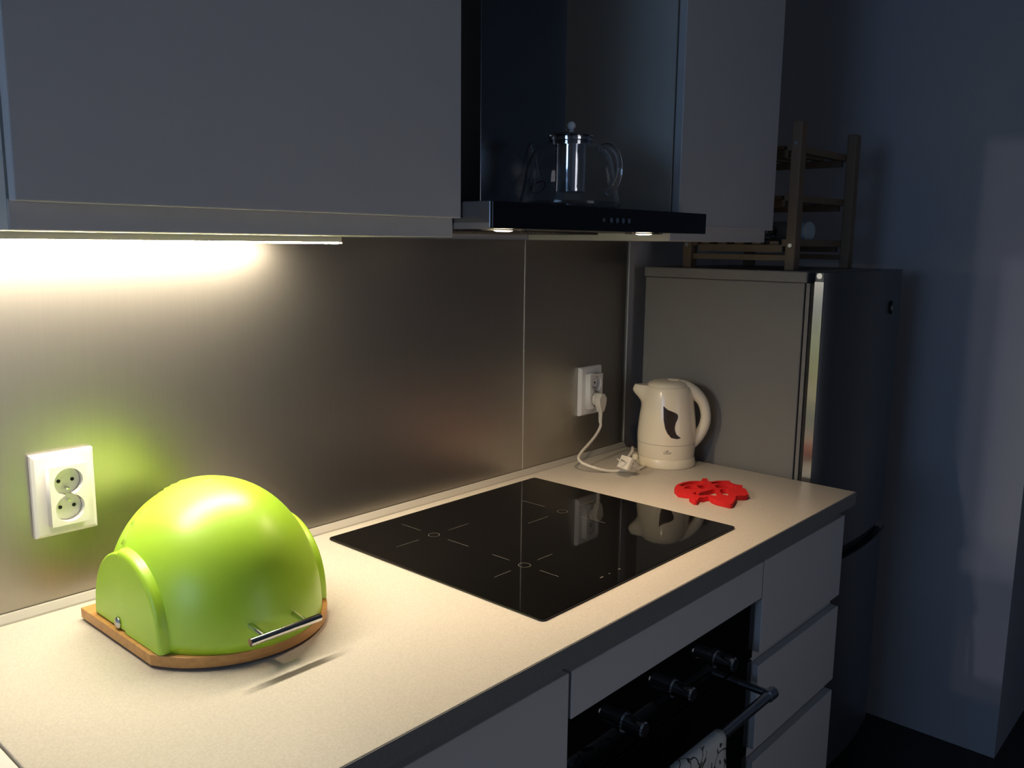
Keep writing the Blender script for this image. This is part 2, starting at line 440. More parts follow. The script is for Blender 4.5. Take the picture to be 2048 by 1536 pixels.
# ------------------------------------------------ induction hob
def hob():
    t = thing('induction_hob', 'black glass induction hob set into the worktop', 'hob', (0.29, -0.304, 0.8998))
    bm = bmesh.new()
    W, D, r = 0.29, 0.2555, 0.008; P = []
    for cx, cy, a0 in ((W - r, D - r, 0), (-W + r, D - r, 90), (-W + r, -D + r, 180), (W - r, -D + r, 270)):
        for k in range(5): a = math.radians(a0 + 22.5 * k); P.append((cx + r * math.cos(a), cy + r * math.sin(a)))
    prism(bm, P, 'z', 0.0002, 0.0042)
    obj('glass_plate', bm, 'black_glass', t, bevel=0.0012)
    for x, y, inner, tip in ((-0.146, 0.127, 0.037, 0.090), (-0.146, -0.095, 0.034, 0.074), (0.131, 0.045, 0.046, 0.106)):
        bm = bmesh.new()
        lathe(bm, [(0.0098, 0.0043), (0.0107, 0.0043)], 32, cap0=False, cap1=False, off=(x, y, 0.0001))
        ring = obj('zone_ring', bm, 'mark', t)
        for dx, dy in ((1, 0), (-1, 0), (0, 1), (0, -1)):
            a, b = inner, tip; e = 0.00045
            if dx: xs = sorted((x + dx * a, x + dx * b)); ys = (y - e, y + e)
            else: ys = sorted((y + dy * a, y + dy * b)); xs = (x - e, x + e)
            box('zone_line', 'mark', ring, xs[0], xs[1], ys[0], ys[1], 0.00425, 0.0044)
    for k, (x, wd) in enumerate(((-0.10, 0.008), (-0.078, 0.003), (-0.05, 0.006))):
        box('touch_mark', 'mark', t, x - wd / 2, x + wd / 2, -0.2222, -0.2198, 0.00425, 0.0044)


hob()


# ------------------------------------------------ wall cabinets
def wall_unit(label, x0, x1, xd1):
    cx = (x0 + x1) / 2; a, b = x0 - cx, x1 - cx
    t = thing('wall_cabinet', label, 'cabinet', (cx, -0.001, 1.4455))
    bm = bmesh.new(); e = 0.018; H = 0.80
    bx(bm, a, a + e, -0.370, -0.001, 0, H); bx(bm, b - e, b, -0.370, -0.001, 0, H)
    bx(bm, a + e, b - e, -0.370, -0.001, 0, e); bx(bm, a + e, b - e, -0.370, -0.001, H - e, H); bx(bm, a + e, b - e, -0.01, -0.001, e, H - e)
    obj('carcass', bm, 'carcass', t)
    box('front_rail', 'front', t, a, b, -0.3725, -0.3705, 0, 0.03, 0.0008)
    d = box('door', 'front', t, a + 0.001, xd1 - cx, -0.3905, -0.3735, 0.0275, H, 0.0015)
    return t


wall_unit('wide white wall cabinet above the bread box, left of the hood', -0.6, 0.0, 0.0)
wall_unit('narrow white wall cabinet between the cooker hood and the fridge', 0.6, 1.012, 1.014)


def led_bar():
    t = thing('led_bar', 'glowing LED light bar fixed under the left wall cabinet', 'lamp', (-0.325, -0.128, 1.4453))
    box('housing', 'carcass', t, -0.298, 0.298, -0.0155, 0.0155, -0.0092, -0.0002, 0.0008)
    d = box('diffuser', 'led', t, -0.294, 0.294, -0.0135, 0.0135, -0.0118, -0.0093, 0.001)
    d['label'] = 'bright white diffuser strip'
    box('end_cap', 'pine', t, 0.2982, 0.2995, -0.0155, 0.0155, -0.0118, -0.0002)


led_bar()


# ------------------------------------------------ hood
def hood():
    t = thing('cooker_hood', 'dark glass and steel cooker hood with two lit lamps between the wall cabinets', 'hood', (0.3, -0.001, 1.4575))
    H = 0.0395
    bm = bmesh.new(); bx(bm, -0.2985, 0.2985, -0.447, 0.0, 0.002, H)
    obj('canopy', bm, 'hood_steel', t, bevel=0.0008)
    box('front_glass', 'hood_glass', t, -0.2985, 0.2985, -0.4525, -0.4475, 0.0015, H, 0.0005)
    box('side_trim', 'steel', t, -0.2987, -0.2982, -0.446, -0.002, 0.0, 0.009)
    box('grease_filter', 'filter', t, -0.20, 0.20, -0.27, -0.03, -0.002, 0.0018, 0.001)
    for x, y in ((-0.192, -0.375), (0.165, -0.40)):
        bm = bmesh.new(); lathe(bm, [(0.0155, -0.0006), (0.034, -0.0008), (0.036, 0.0018)], 40, cap0=False, cap1=False, off=(x, y, 0))
        obj('lamp_ring', bm, 'hood_steel', t, smooth=True)
        bm = bmesh.new(); lathe(bm, [(0.0, -0.0022), (0.010, -0.002), (0.0155, -0.0005)], 32, cap0=False, cap1=False, off=(x, y, 0))
        l = obj('lamp_lens', bm, 'lamp', t, smooth=True)
        L = bpy.data.lights.new('hood_spot', 'SPOT'); L.energy = LAMP_WATT; L.color = (1.0, 0.70, 0.44); L.spot_size = math.radians(118); L.spot_blend = 1.0; L.shadow_soft_size = 0.012
        so = bpy.data.objects.new('hood_spot', L); COL.objects.link(so); so.location = (x, y, -0.006); so.parent = t
    for i, x in enumerate((-0.034, -0.014, 0.003, 0.020, 0.037)):
        bm = bmesh.new(); cyl(bm, (x, -0.4527, 0.0195), (x, -0.4545, 0.0195), 0.0045 if i else 0.003, n=20)
        obj('button', bm, 'chrome' if i else 'mark', t, smooth=True)
    box('chimney', 'hood_steel', t, -0.113, 0.117, -0.248, 0.0, H + 0.0005, 0.95, 0.0015)


hood()


# ------------------------------------------------ fridge
def fridge():
    x0, x1 = 1.02, 1.51; cx = (x0 + x1) / 2
    t = thing('fridge_freezer', 'grey two-door fridge freezer standing at the right end of the worktop', 'fridge', (cx, 0, 0))
    a, b = x0 - cx, x1 - cx
    box('body', 'fridge', t, a, b, -0.474, -0.045, 0.02, 1.355, 0.002)
    box('top_cover', 'fridge', t, a, b, -0.478, -0.040, 1.3555, 1.381, 0.003)
    for sx in (a + 0.04, b - 0.04):
        for sy in (-0.43, -0.09):
            bm = bmesh.new(); cyl(bm, (sx, sy, 0), (sx, sy, 0.0195), 0.018, n=16); obj('foot', bm, 'black', t)
    box('kick_panel', 'black', t, a + 0.01, b - 0.01, -0.49, -0.4745, 0.025, 0.105)
    def door(z0, z1, nm):
        # plan outline with a gently bowed front
        P = [(a, -0.497), (a, -0.519)]
        for k in range(11):
            u = k / 10; x = a + 0.018 + (b - a - 0.036) * u
            P.append((x, -0.532 - 0.020 * (1 - (2 * u - 1) ** 2)))
        P += [(b, -0.519), (b, -0.497)]
        bm = bmesh.new(); prism(bm, P, 'z', z0, z1)
        d = obj(nm, bm, 'fridge_door', t, smooth=True, bevel=0.002)
        for s, xx in ((1, a), ):
            box('edge_strip', 'door_edge', d, xx - 0.0012, xx - 0.0002, -0.5185, -0.4975, z0 + 0.002, z1 - (0.022 if z1 > 1.3 else 0.002))
        for k in range(2):
            box('gasket', 'rubber' if k == 0 else 'fridge', d, a + 0.004 - 0.003 * k, b - 0.004, -0.4965 + 0.010 * k, -0.4880 + 0.010 * k, z0 + 0.006, z1 - (0.026 if z1 > 1.3 else 0.006))
        return d
    d1 = door(0.708, 1.381, 'fridge_door'); d2 = door(0.112, 0.672, 'freezer_door')
    # grip recess between the doors: black trough with a curved lip
    bm = bmesh.new()
    P = []
    for k in range(11):
        u = k / 10; P.append((a + 0.01 + (b - a - 0.02) * u, -0.512 - 0.024 * (1 - (2 * u - 1) ** 2)))
    P += [(b - 0.01, -0.499), (a + 0.01, -0.499)]
    prism(bm, P, 'z', 0.676, 0.704)
    obj('grip_recess', bm, 'black', t)
    bm = bmesh.new(); P = []
    for k in range(13):
        u = k / 12; x = a + 0.01 + (b - a - 0.02) * u; P.append((x, -0.536 - 0.022 * (1 - (2 * u - 1) ** 2), 0.6775))
    tube(bm, P, 0.003, n=8)
    obj('grip_lip', bm, 'fridge_door', t, smooth=True)
    # hinge cap with its curved glint on top of the door edge
    bm = bmesh.new(); cyl(bm, (a - 0.0003, -0.508, 1.372), (a - 0.0022, -0.508, 1.372), 0.0065, n=24)
    obj('hinge_cap', bm, 'steel', d1, smooth=True)
    # round emblem
    bm = bmesh.new(); X, Y, Z = 0.115, -0.5485, 1.287
    nrm = Vector((0.12, -1, 0)).normalized()
    cyl(bm, Vector((X, Y, Z)), Vector((X, Y, Z)) + nrm * 0.003, 0.0165, n=36)
    em = obj('round_emblem', bm, 'black', d1, smooth=True)
    bm = bmesh.new()
    R = Matrix.Translation(Vector((X, Y, Z)) + nrm * 0.0034)
    sx = Vector((1, 0.12, 0)).normalized()
    def ring(r0, cx_, cz_, w_):
        pts = [Vector((X, Y, Z)) + nrm * 0.0036 + sx * (cx_ + r0 * math.cos(2 * PI * k / 20)) + Vector((0, 0, cz_ + r0 * math.sin(2 * PI * k / 20))) for k in range(21)]
        tube(bm, pts, w_, n=6)
    ring(0.0135, 0, 0, 0.0007); ring(0.0035, 0, 0.0040, 0.0007); ring(0.0042, 0, -0.0042, 0.0007)
    obj('emblem_relief', bm, 'steel', em, smooth=True)


fridge()


# ------------------------------------------------ pine rack on the fridge
def rack():
    X0, X1, Y0, Y1, Z = 1.064, 1.425, -0.425, -0.125, 1.3812
    cx, cy = (X0 + X1) / 2, (Y0 + Y1) / 2
    t = thing('bottle_rack', 'pale pine slatted rack with three shelves standing on the fridge', 'rack', (cx, cy, Z))
    a, b, c, d = X0 - cx, X1 - cx, Y0 - cy, Y1 - cy; p = 0.032; H = 0.342
    for x in (a, b - p):
        for y in (c, d - 0.024):
            box('post', 'pine', t, x, x + p, y, y + 0.024, 0, H, 0.0025)
            if x == a:
                for z in (0.292, 0.058):
                    bm = bmesh.new(); cyl(bm, (x - 0.0002, y + 0.012, z), (x - 0.0018, y + 0.012, z), 0.0048, n=16)
                    obj('screw', bm, 'steel', t, smooth=True)
    for z in (0.276, 0.162, 0.056):
        # front and back rails, then side rails, then the slats resting on them
        for y in (c + 0.0245, d - 0.0245 - 0.012):
            box('rail', 'pine', t, a + 0.006, b - 0.006, y, y + 0.012, z, z + 0.017, 0.001)
        for x in (a + 0.014, b - 0.026):
            box('side_rail', 'pine', t, x, x + 0.012, c + 0.0372, d - 0.0372, z - 0.014, z + 0.004, 0.001)
        n = 5
        for k in range(n):
            y = c + 0.045 + (d - c - 0.115) * k / (n - 1)
            box('slat', 'pine', t, a + 0.008, b - 0.008, y, y + 0.022, z + 0.0045, z + 0.0125, 0.001)
    box('bottom_stretcher', 'pine', t, a + 0.010, a + 0.022, c + 0.0245, d - 0.0245, 0.022, 0.036, 0.001)
    box('bottom_stretcher', 'pine', t, b - 0.022, b - 0.010, c + 0.0245, d - 0.0245, 0.022, 0.036, 0.001)
    # bottle lying on the bottom shelf, its round base towards the camera
    zb = Z + 0.056 + 0.0128
    o = thing('bottle', 'pale bluish bottle lying on the lowest shelf of the pine rack', 'bottle', (1.255, -0.375, zb + 0.0255), 0)
    ax = Vector((0.25, 1, 0)).normalized()
    bm = bmesh.new(); prof = [(0.0, 0.003), (0.018, 0.001), (0.0235, 0.0), (0.0255, 0.004), (0.0255, 0.12), (0.021, 0.14), (0.011, 0.155), (0.010, 0.175)]
    lathe(bm, prof, 32, cap0=False); bmesh.ops.rotate(bm, verts=bm.verts, cent=(0, 0, 0), matrix=ax.to_track_quat('Z', 'Y').to_matrix())
    obj('bottle_body', bm, 'bottle', o, smooth=True)
    bm = bmesh.new(); lathe(bm, [(0.0118, 0.17), (0.0118, 0.19)], 24); bmesh.ops.rotate(bm, verts=bm.verts, cent=(0, 0, 0), matrix=ax.to_track_quat('Z', 'Y').to_matrix())
    obj('bottle_cap', bm, 'black', o, smooth=True)
    # shallow glass bowl beside it
    g = thing('glass_bowl', 'small clear glass bowl behind the left post on the lowest rack shelf', 'bowl', (1.135, -0.30, zb - 0.0002))
    bm = bmesh.new()
    lathe(bm, [(0.0, 0.001), (0.022, 0.001), (0.036, 0.012), (0.044, 0.034), (0.0465, 0.036), (0.046, 0.033), (0.039, 0.011), (0.024, 0.0035), (0.0, 0.0035)], 40, cap0=False, cap1=False)
    bmesh.ops.remove_doubles(bm, verts=bm.verts, dist=1e-6)
    obj('bowl_body', bm, 'glass', g, smooth=True)


rack()


# ------------------------------------------------ glass teapot on the hood
def teapot():
    ang = math.atan2(-0.8524, 0.5229)
    t = thing('glass_teapot', 'clear glass teapot with a steel infuser and lid standing on the cooker hood', 'teapot', (0.305, -0.352, 1.4975), ang - math.radians(38))
    bm = bmesh.new()
    out = smooth_path([(0.0005, 0.0005), (0.060, 0.0008), (0.084, 0.003), (0.0885, 0.010), (0.084, 0.028), (0.079, 0.052), (0.0745, 0.075), (0.063, 0.098), (0.045, 0.110), (0.0375, 0.114), (0.0375, 0.119)], 4)
    th = 0.0022; inn = [(max(r - th, 0.0004), z + (th if z < 0.012 else 0)) for r, z in out][::-1]
    lathe(bm, out + inn, 56, cap0=False, cap1=False)
    obj('glass_body', bm, 'glass', t, smooth=True)
    # handle on +x, spout on -x
    bm = bmesh.new()
    tube(bm, smooth_path([(0.063, 0, 0.097), (0.085, 0, 0.101), (0.106, 0, 0.088), (0.113, 0, 0.062), (0.106, 0, 0.038), (0.0862, 0, 0.024)], 6), 0.0048, n=12)
    obj('glass_handle', bm, 'glass', t, smooth=True)
    bm = bmesh.new()
    tube(bm, smooth_path([(-0.0815, 0, 0.040, 0.016), (-0.096, 0, 0.058, 0.013), (-0.101, 0, 0.085, 0.0095), (-0.108, 0, 0.112, 0.0075), (-0.117, 0, 0.125, 0.0065)], 6) and [q[:3] for q in smooth_path([(-0.0815, 0, 0.040, 0.016), (-0.096, 0, 0.058, 0.013), (-0.101, 0, 0.085, 0.0095), (-0.108, 0, 0.112, 0.0075), (-0.117, 0, 0.125, 0.0065)], 6)],
         [q[3] for q in smooth_path([(-0.0815, 0, 0.040, 0.016), (-0.096, 0, 0.058, 0.013), (-0.101, 0, 0.085, 0.0095), (-0.108, 0, 0.112, 0.0075), (-0.117, 0, 0.125, 0.0065)], 6)], n=16)
    bmesh.ops.delete(bm, geom=[f for f in bm.faces if len(f.verts) > 4], context='FACES_ONLY')
    s = obj('glass_spout', bm, 'glass', t, smooth=True)
    so = s.modifiers.new('thick', 'SOLIDIFY'); so.thickness = 0.0018
    bm = bmesh.new(); lathe(bm, [(0.0255, 0.028), (0.0262, 0.03), (0.0262, 0.119), (0.0245, 0.119), (0.0245, 0.030)], 48, cap1=False)
    obj('infuser', bm, 'chrome', t, smooth=True)
    bm = bmesh.new(); lathe(bm, [(0.0335, 0.106), (0.0345, 0.120), (0.0405, 0.1205), (0.0415, 0.1225), (0.034, 0.1265), (0.012, 0.129), (0.006, 0.131), (0.004, 0.134)], 48)
    lid = obj('lid', bm, 'chrome', t, smooth=True)
    bm = bmesh.new(); bmesh.ops.create_uvsphere(bm, u_segments=24, v_segments=16, radius=0.0072, matrix=Matrix.Translation((0, 0, 0.1405)))
    obj('lid_knob', bm, 'socket', lid, smooth=True)


teapot()


# ------------------------------------------------ kettle
KC = (0.925, -0.185)
def kettle():
    ang = math.atan2(-0.8524, 0.5229)
    b = thing('power_stand', 'round cream power stand under the cream kettle', 'stand', (KC[0], KC[1], 0.9), ang)
    bm = bmesh.new()
    lathe(bm, [(0.060, 0.0002), (0.072, 0.0004), (0.0735, 0.004), (0.0705, 0.0195), (0.069, 0.022), (0.0, 0.022)], 64, cap1=False)
    bmesh.ops.remove_doubles(bm, verts=bm.verts, dist=1e-6)
    obj('base_plate', bm, 'cream', b, smooth=True)
    box('cord_outlet', 'cream', b, -0.083, -0.066, 0.0, 0.028, 0.001, 0.017, 0.003, 3)
    t = thing('electric_kettle', 'cream plastic electric kettle with a dark leaf-shaped water window', 'kettle', (KC[0], KC[1], 0.9222), ang)
    prof = smooth_path([(0.0675, 0.0), (0.0695, 0.003), (0.0715, 0.035), (0.0718, 0.055), (0.0695, 0.085), (0.0665, 0.11), (0.0630, 0.135), (0.0595, 0.155), (0.0560, 0.168), (0.0525, 0.174)], 5)
    def rad(z):
        for (r0, z0), (r1, z1) in zip(prof[:-1], prof[1:]):
            if z0 <= z <= z1: return r0 + (r1 - r0) * (z - z0) / max(z1 - z0, 1e-9)
        return prof[-1][0]
    def mod(r, z, a):
        da = abs(a - PI); s = min(max((z - 0.118) / 0.045, 0), 1); s = (s * s * (3 - 2 * s)) ** 1.5
        g = math.exp(-(da / 0.27) ** 2); f = 1 - 0.15 * (1 - g)
        return r + 0.0290 * g * s, z + 0.0005 * g
    bm = bmesh.new(); lathe(bm, prof, 96, mod, cap0=True, cap1=True)
    body = obj('body', bm, 'cream', t, smooth=True)
    # seam groove: thin darker ring
    bm = bmesh.new(); z = 0.0365; r = rad(z)
    tube(bm, [((r + 0.00005) * math.cos(2 * PI * k / 64), (r + 0.00005) * math.sin(2 * PI * k / 64), z) for k in range(65)], 0.00055, n=6)
    obj('seam', bm, 'print', body)
    # lid, slightly domed with a raised thumb tab
    bm = bmesh.new()
    lathe(bm, [(0.0500, 0.1735), (0.0495, 0.1775), (0.044, 0.1830), (0.033, 0.1870), (0.018, 0.1888), (0.0, 0.1892)], 56, cap1=False, off=(-0.002, 0, 0))
    bmesh.ops.remove_doubles(bm, verts=bm.verts, dist=1e-6)
    lid = obj('lid', bm, 'cream', t, smooth=True)
    bm = bmesh.new(); lathe(bm, [(0.016, 0.1878), (0.0155, 0.1905), (0.013, 0.1915)], 32, off=(0.012, 0, 0))
    obj('lid_button', bm, 'cream', lid, smooth=True, bevel=0.0006)
    # handle: loop from the top rim to the lower body
    hp = smooth_path([(0.012, 0.1765, 0.011), (0.034, 0.1735, 0.016), (0.060, 0.1600, 0.0165), (0.0830, 0.1370, 0.0135), (0.0925, 0.1060, 0.0125), (0.0900, 0.0780, 0.0135), (0.0770, 0.0500, 0.0140), (0.0610, 0.0290, 0.0135), (0.0535, 0.0160, 0.010)], 6)
    bm = bmesh.new(); tube(bm, [(x, 0, z) for x, z, r in hp], [r for x, z, r in hp], n=20, wide=1.05, up=(0, 1, 0))
    obj('handle', bm, 'cream', t, smooth=True)
    # water level window, wrapped on the body
    win = [(-0.0102, 1.055), (0.0008, 1.0464), (0.017, 1.0403), (0.0235, 1.0365), (0.0255, 1.0320), (0.0250, 1.0255), (0.0202, 1.0143), (0.0185, 1.0050), (0.0191, 0.9985), (0.0231, 0.9881), (0.0342, 0.9782), (0.0249, 0.9763), (0.0114, 0.9792), (0.0017, 0.9898), (-0.0042, 1.002), (-0.0084, 1.0212)]
    flat = curve_fill('level_window', win, [], 0.0001, 'smoke', t)
    me = flat.data; bm = bmesh.new(); bm.from_mesh(me)
    bmesh.ops.delete(bm, geom=[f for f in bm.faces if f.normal.z < 0.5], context='FACES')
    bmesh.ops.subdivide_edges(bm, edges=[e for e in bm.edges if e.calc_length() > 0.004], cuts=4, use_grid_fill=True)
    bmesh.ops.triangulate(bm, faces=bm.faces)
    for v in bm.verts:
        s, zz = v.co.x, v.co.y - 0.9222; r = rad(zz) + 0.0006
        v.co = Vector((s, -math.sqrt(max(r * r - s * s, 0)), zz))
    bm.to_mesh(me); bm.free()
    so = flat.modifiers.new('thick', 'SOLIDIFY'); so.thickness = 0.0005; so.offset = 0
    bm = bmesh.new(); r = rad(0.088) + 0.0009; cyl(bm, (0.001, -r, 0.108), (0.001, -r - 0.0005, 0.108), 0.0016, n=16)
    obj('level_dot', bm, 'hole', flat)
    # small illegible script mark above the base (slanted strokes as on the photo)
    bm = bmesh.new()
    def onbody(s, zz): r = rad(zz) + 0.0003; return (s, -math.sqrt(r * r - s * s), zz)
    def stroke(pts): tube(bm, [onbody(0.001 + x * 0.0018, 0.0165 + y * 0.0017) for x, y in smooth_path(pts, 5)], 0.0006, n=6)
    K = 0
    stroke([(-2, 4), (-3.4, 0.4), (-2, -0.3), (-0.6, 1.2)])
    stroke([(-0.6, 1.2), (0.8, 4.6), (0.2, 4.8), (-0.6, 0.6), (0.6, 0)])
    stroke([(0.6, 0), (2.4, 4.6), (1.8, 4.9), (1.0, 0.7), (2.0, 0), (3.4, 1.2)])
    stroke([(3.4, 1.2), (4.4, 2.0), (3.6, 2.6), (3.2, 0.6), (4.6, 0.1), (5.8, 1.3), (6.2, 2.2), (7.2, 2.0)])
    obj('script_mark', bm, 'print', body, smooth=True)


kettle()


# ------------------------------------------------ sockets
def outlet(cx, label):
    t = thing('double_socket', label, 'socket', (cx, -0.0047, 1.073))
    W, H = 0.0435, 0.061
    bm = bmesh.new()
    P = [(-W, -H), (W, -H), (W, H), (-W, H)]
    # frame: bevelled slab
    A = [bm.verts.new((x, 0, z)) for x, z in P]; B = [bm.verts.new((x, -0.008, z)) for x, z in P]
    C = [bm.verts.new((x * 0.90, -0.0115, z * 0.93)) for x, z in P]
    bm.faces.new(A)
    for R0, R1 in ((A, B), (B, C)):
        for i in range(4): bm.faces.new((R0[i], R0[(i + 1) % 4], R1[(i + 1) % 4], R1[i]))
    bm.faces.new(C)
    obj('frame', bm, 'socket', t, bevel=0.001)
    # module with two round wells that touch
    hw, hh = 0.026, 0.0435; rw = 0.0200; off = 0.0193; y0, y1 = -0.0118, -0.0265
    holes = []
    # outline of both wells merged (figure of eight)
    N = 40; ha = math.asin(off / rw); eight = []
    for k in range(N + 1):
        q = -ha + (PI + 2 * ha) * k / N; eight.append((rw * math.cos(q), off + rw * math.sin(q)))
    for k in range(1, N):
        q = PI - ha + (PI + 2 * ha) * k / N; eight.append((rw * math.cos(q), -off + rw * math.sin(q)))
    mod = curve_fill('module', [(-hw, -hh), (hw, -hh), (hw, hh), (-hw, hh)], [eight], abs(y1 - y0), 'socket', t)
    mod.rotation_euler = (PI / 2, 0, 0); mod.location = (0, (y0 + y1) / 2, 0)
    for s, nm in ((1, 'upper'), (-1, 'lower')):
        cz = s * off
        bm = bmesh.new()
        lathe(bm, [(0.0, 0.0130), (0.0165, 0.0130), (0.0192, 0.0120)], 40, cap0=False, cap1=False)
        bmesh.ops.rotate(bm, verts=bm.verts, cent=(0, 0, 0), matrix=Matrix.Rotation(PI / 2, 3, 'X'))
        w = obj('well', bm, 'socket', t, smooth=True); w.location = (0, -0.0268 + 0.0, cz)
        w.scale = (1, -1, 1); w.location = (0, -0.0265 , cz)
        for dx in (-0.0095, 0.0095):
            bm = bmesh.new(); cyl(bm, (dx, -0.0131, cz), (dx, -0.0140, cz), 0.0027, n=20)
            obj('contact_hole', bm, 'hole', t)
        bm = bmesh.new(); zz = cz - s * 0.0105
        cyl(bm, (0, -0.0131, zz), (0, -0.0225, zz), 0.0024, n=16); cyl(bm, (0, -0.0225, zz), (0, -0.0245, zz), 0.0024, 0.0012, n=16)
        obj('earth_pin', bm, 'chrome', t, smooth=True)
    return t


outlet(-0.4335, 'white double socket on the steel splashback behind the lime green bread box')
outlet(0.836, 'white double socket by the kettle with a plug in its lower outlet')


# ------------------------------------------------ cords
def cords():
    # cord 1: angled plug in the lower outlet, lead to the kettle base
    px, pz = 0.836, 1.073 - 0.0205
    t = thing('power_lead', 'white power cord from the right wall socket down to the kettle base', 'cord', (px, -0.02, pz))
    bm = bmesh.new()
    cyl(bm, (0, -0.0005, 0), (0, -0.018, 0), 0.0175, 0.0165, n=32)
    prism(bm, [(-0.0165, 0.004), (-0.006, 0.0165), (0.006, 0.0165), (0.0165, 0.004), (0.014, -0.012), (0.006, -0.030), (-0.006, -0.030), (-0.014, -0.012)], 'y', -0.0335, -0.018)
    obj('plug', bm, 'cream_cord', t, smooth=True, bevel=0.002, seg=2)
    bm = bmesh.new()
    z = -0.030
    for k in range(6): cyl(bm, (0, -0.026, z - 0.0045 * k), (0, -0.026, z - 0.0045 * k - 0.0030), 0.0055 - 0.0002 * k, n=20)
    cyl(bm, (0, -0.026, -0.028), (0, -0.026, -0.058), 0.0040, n=16)
    obj('strain_relief', bm, 'cream_cord', t, smooth=True)
    W = lambda x, y, z: (x - px, y + 0.02, z - pz)
    pts = smooth_path([W(px, -0.046, pz - 0.056), W(0.834, -0.048, 0.985), W(0.812, -0.050, 0.966), W(0.776, -0.056, 0.951), W(0.740, -0.062, 0.938), W(0.718, -0.070, 0.928), W(0.712, -0.088, 0.920), W(0.722, -0.118, 0.912), W(0.747, -0.140, 0.9040), W(0.774, -0.160, 0.9036),
                       W(0.800, -0.177, 0.9032), W(0.826, -0.177, 0.9032), W(0.8485, -0.174, 0.9036)], 7)
    bm = bmesh.new(); tube(bm, pts, 0.0035, n=12)
    obj('cable', bm, 'cream_cord', t, smooth=True)
    # cord 2: loose plug lying on the worktop, its lead going behind the kettle
    t = thing("power_lead", "loose white two-pin plug and lead lying beside the kettle", "cord", (0.752, -0.182, 0.9015))
    bm = bmesh.new()
    # plug axis: prongs point back-left and up
    ax = Vector((-0.85, 0.22, 0.50)).normalized(); q = ax.to_track_quat('Z', 'Y').to_matrix().to_4x4()
    base = Matrix.Translation((0.006, -0.012, 0.0225)) @ q
    r = bmesh.ops.create_cone(bm, cap_ends=True, segments=8, radius1=0.0110, radius2=0.0165, depth=0.030, matrix=base)
    obj('plug', bm, 'cream_cord', t, bevel=0.0015)
    bm = bmesh.new(); bmesh.ops.create_cube(bm, size=1, matrix=base @ Matrix.Translation((0, 0, 0.0195)) @ Matrix.Diagonal((0.036, 0.031, 0.009, 1)))
    obj('plug_collar', bm, 'cream_cord', t, smooth=True, bevel=0.0008)
    bm = bmesh.new()
    for dx in (-0.0095, 0.0095):
        p0 = base @ Vector((dx, 0, 0.0242)); p1 = base @ Vector((dx, 0, 0.043)); cyl(bm, p0, p1, 0.0020, n=12)
    obj('prong', bm, 'chrome', t, smooth=True)
    W = lambda x, y, z: (x - 0.752, y + 0.182, z - 0.9)
    st = base @ Vector((0, 0, -0.015)); st2 = base @ Vector((0, 0, -0.024))
    pts = smooth_path([tuple(st), tuple(st2 + Vector((0.003, -0.001, -0.001))), W(0.784, -0.176, 0.916), W(0.800, -0.158, 0.921), W(0.819, -0.146, 0.926), W(0.848, -0.136, 0.933), W(0.876, -0.118, 0.934), W(0.905, -0.100, 0.924), W(0.940, -0.096, 0.912), W(0.975, -0.102, 0.9036)], 7)
    bm = bmesh.new(); tube(bm, pts, 0.0034, n=12)
    obj('cable', bm, 'cream_cord', t, smooth=True)


cords()


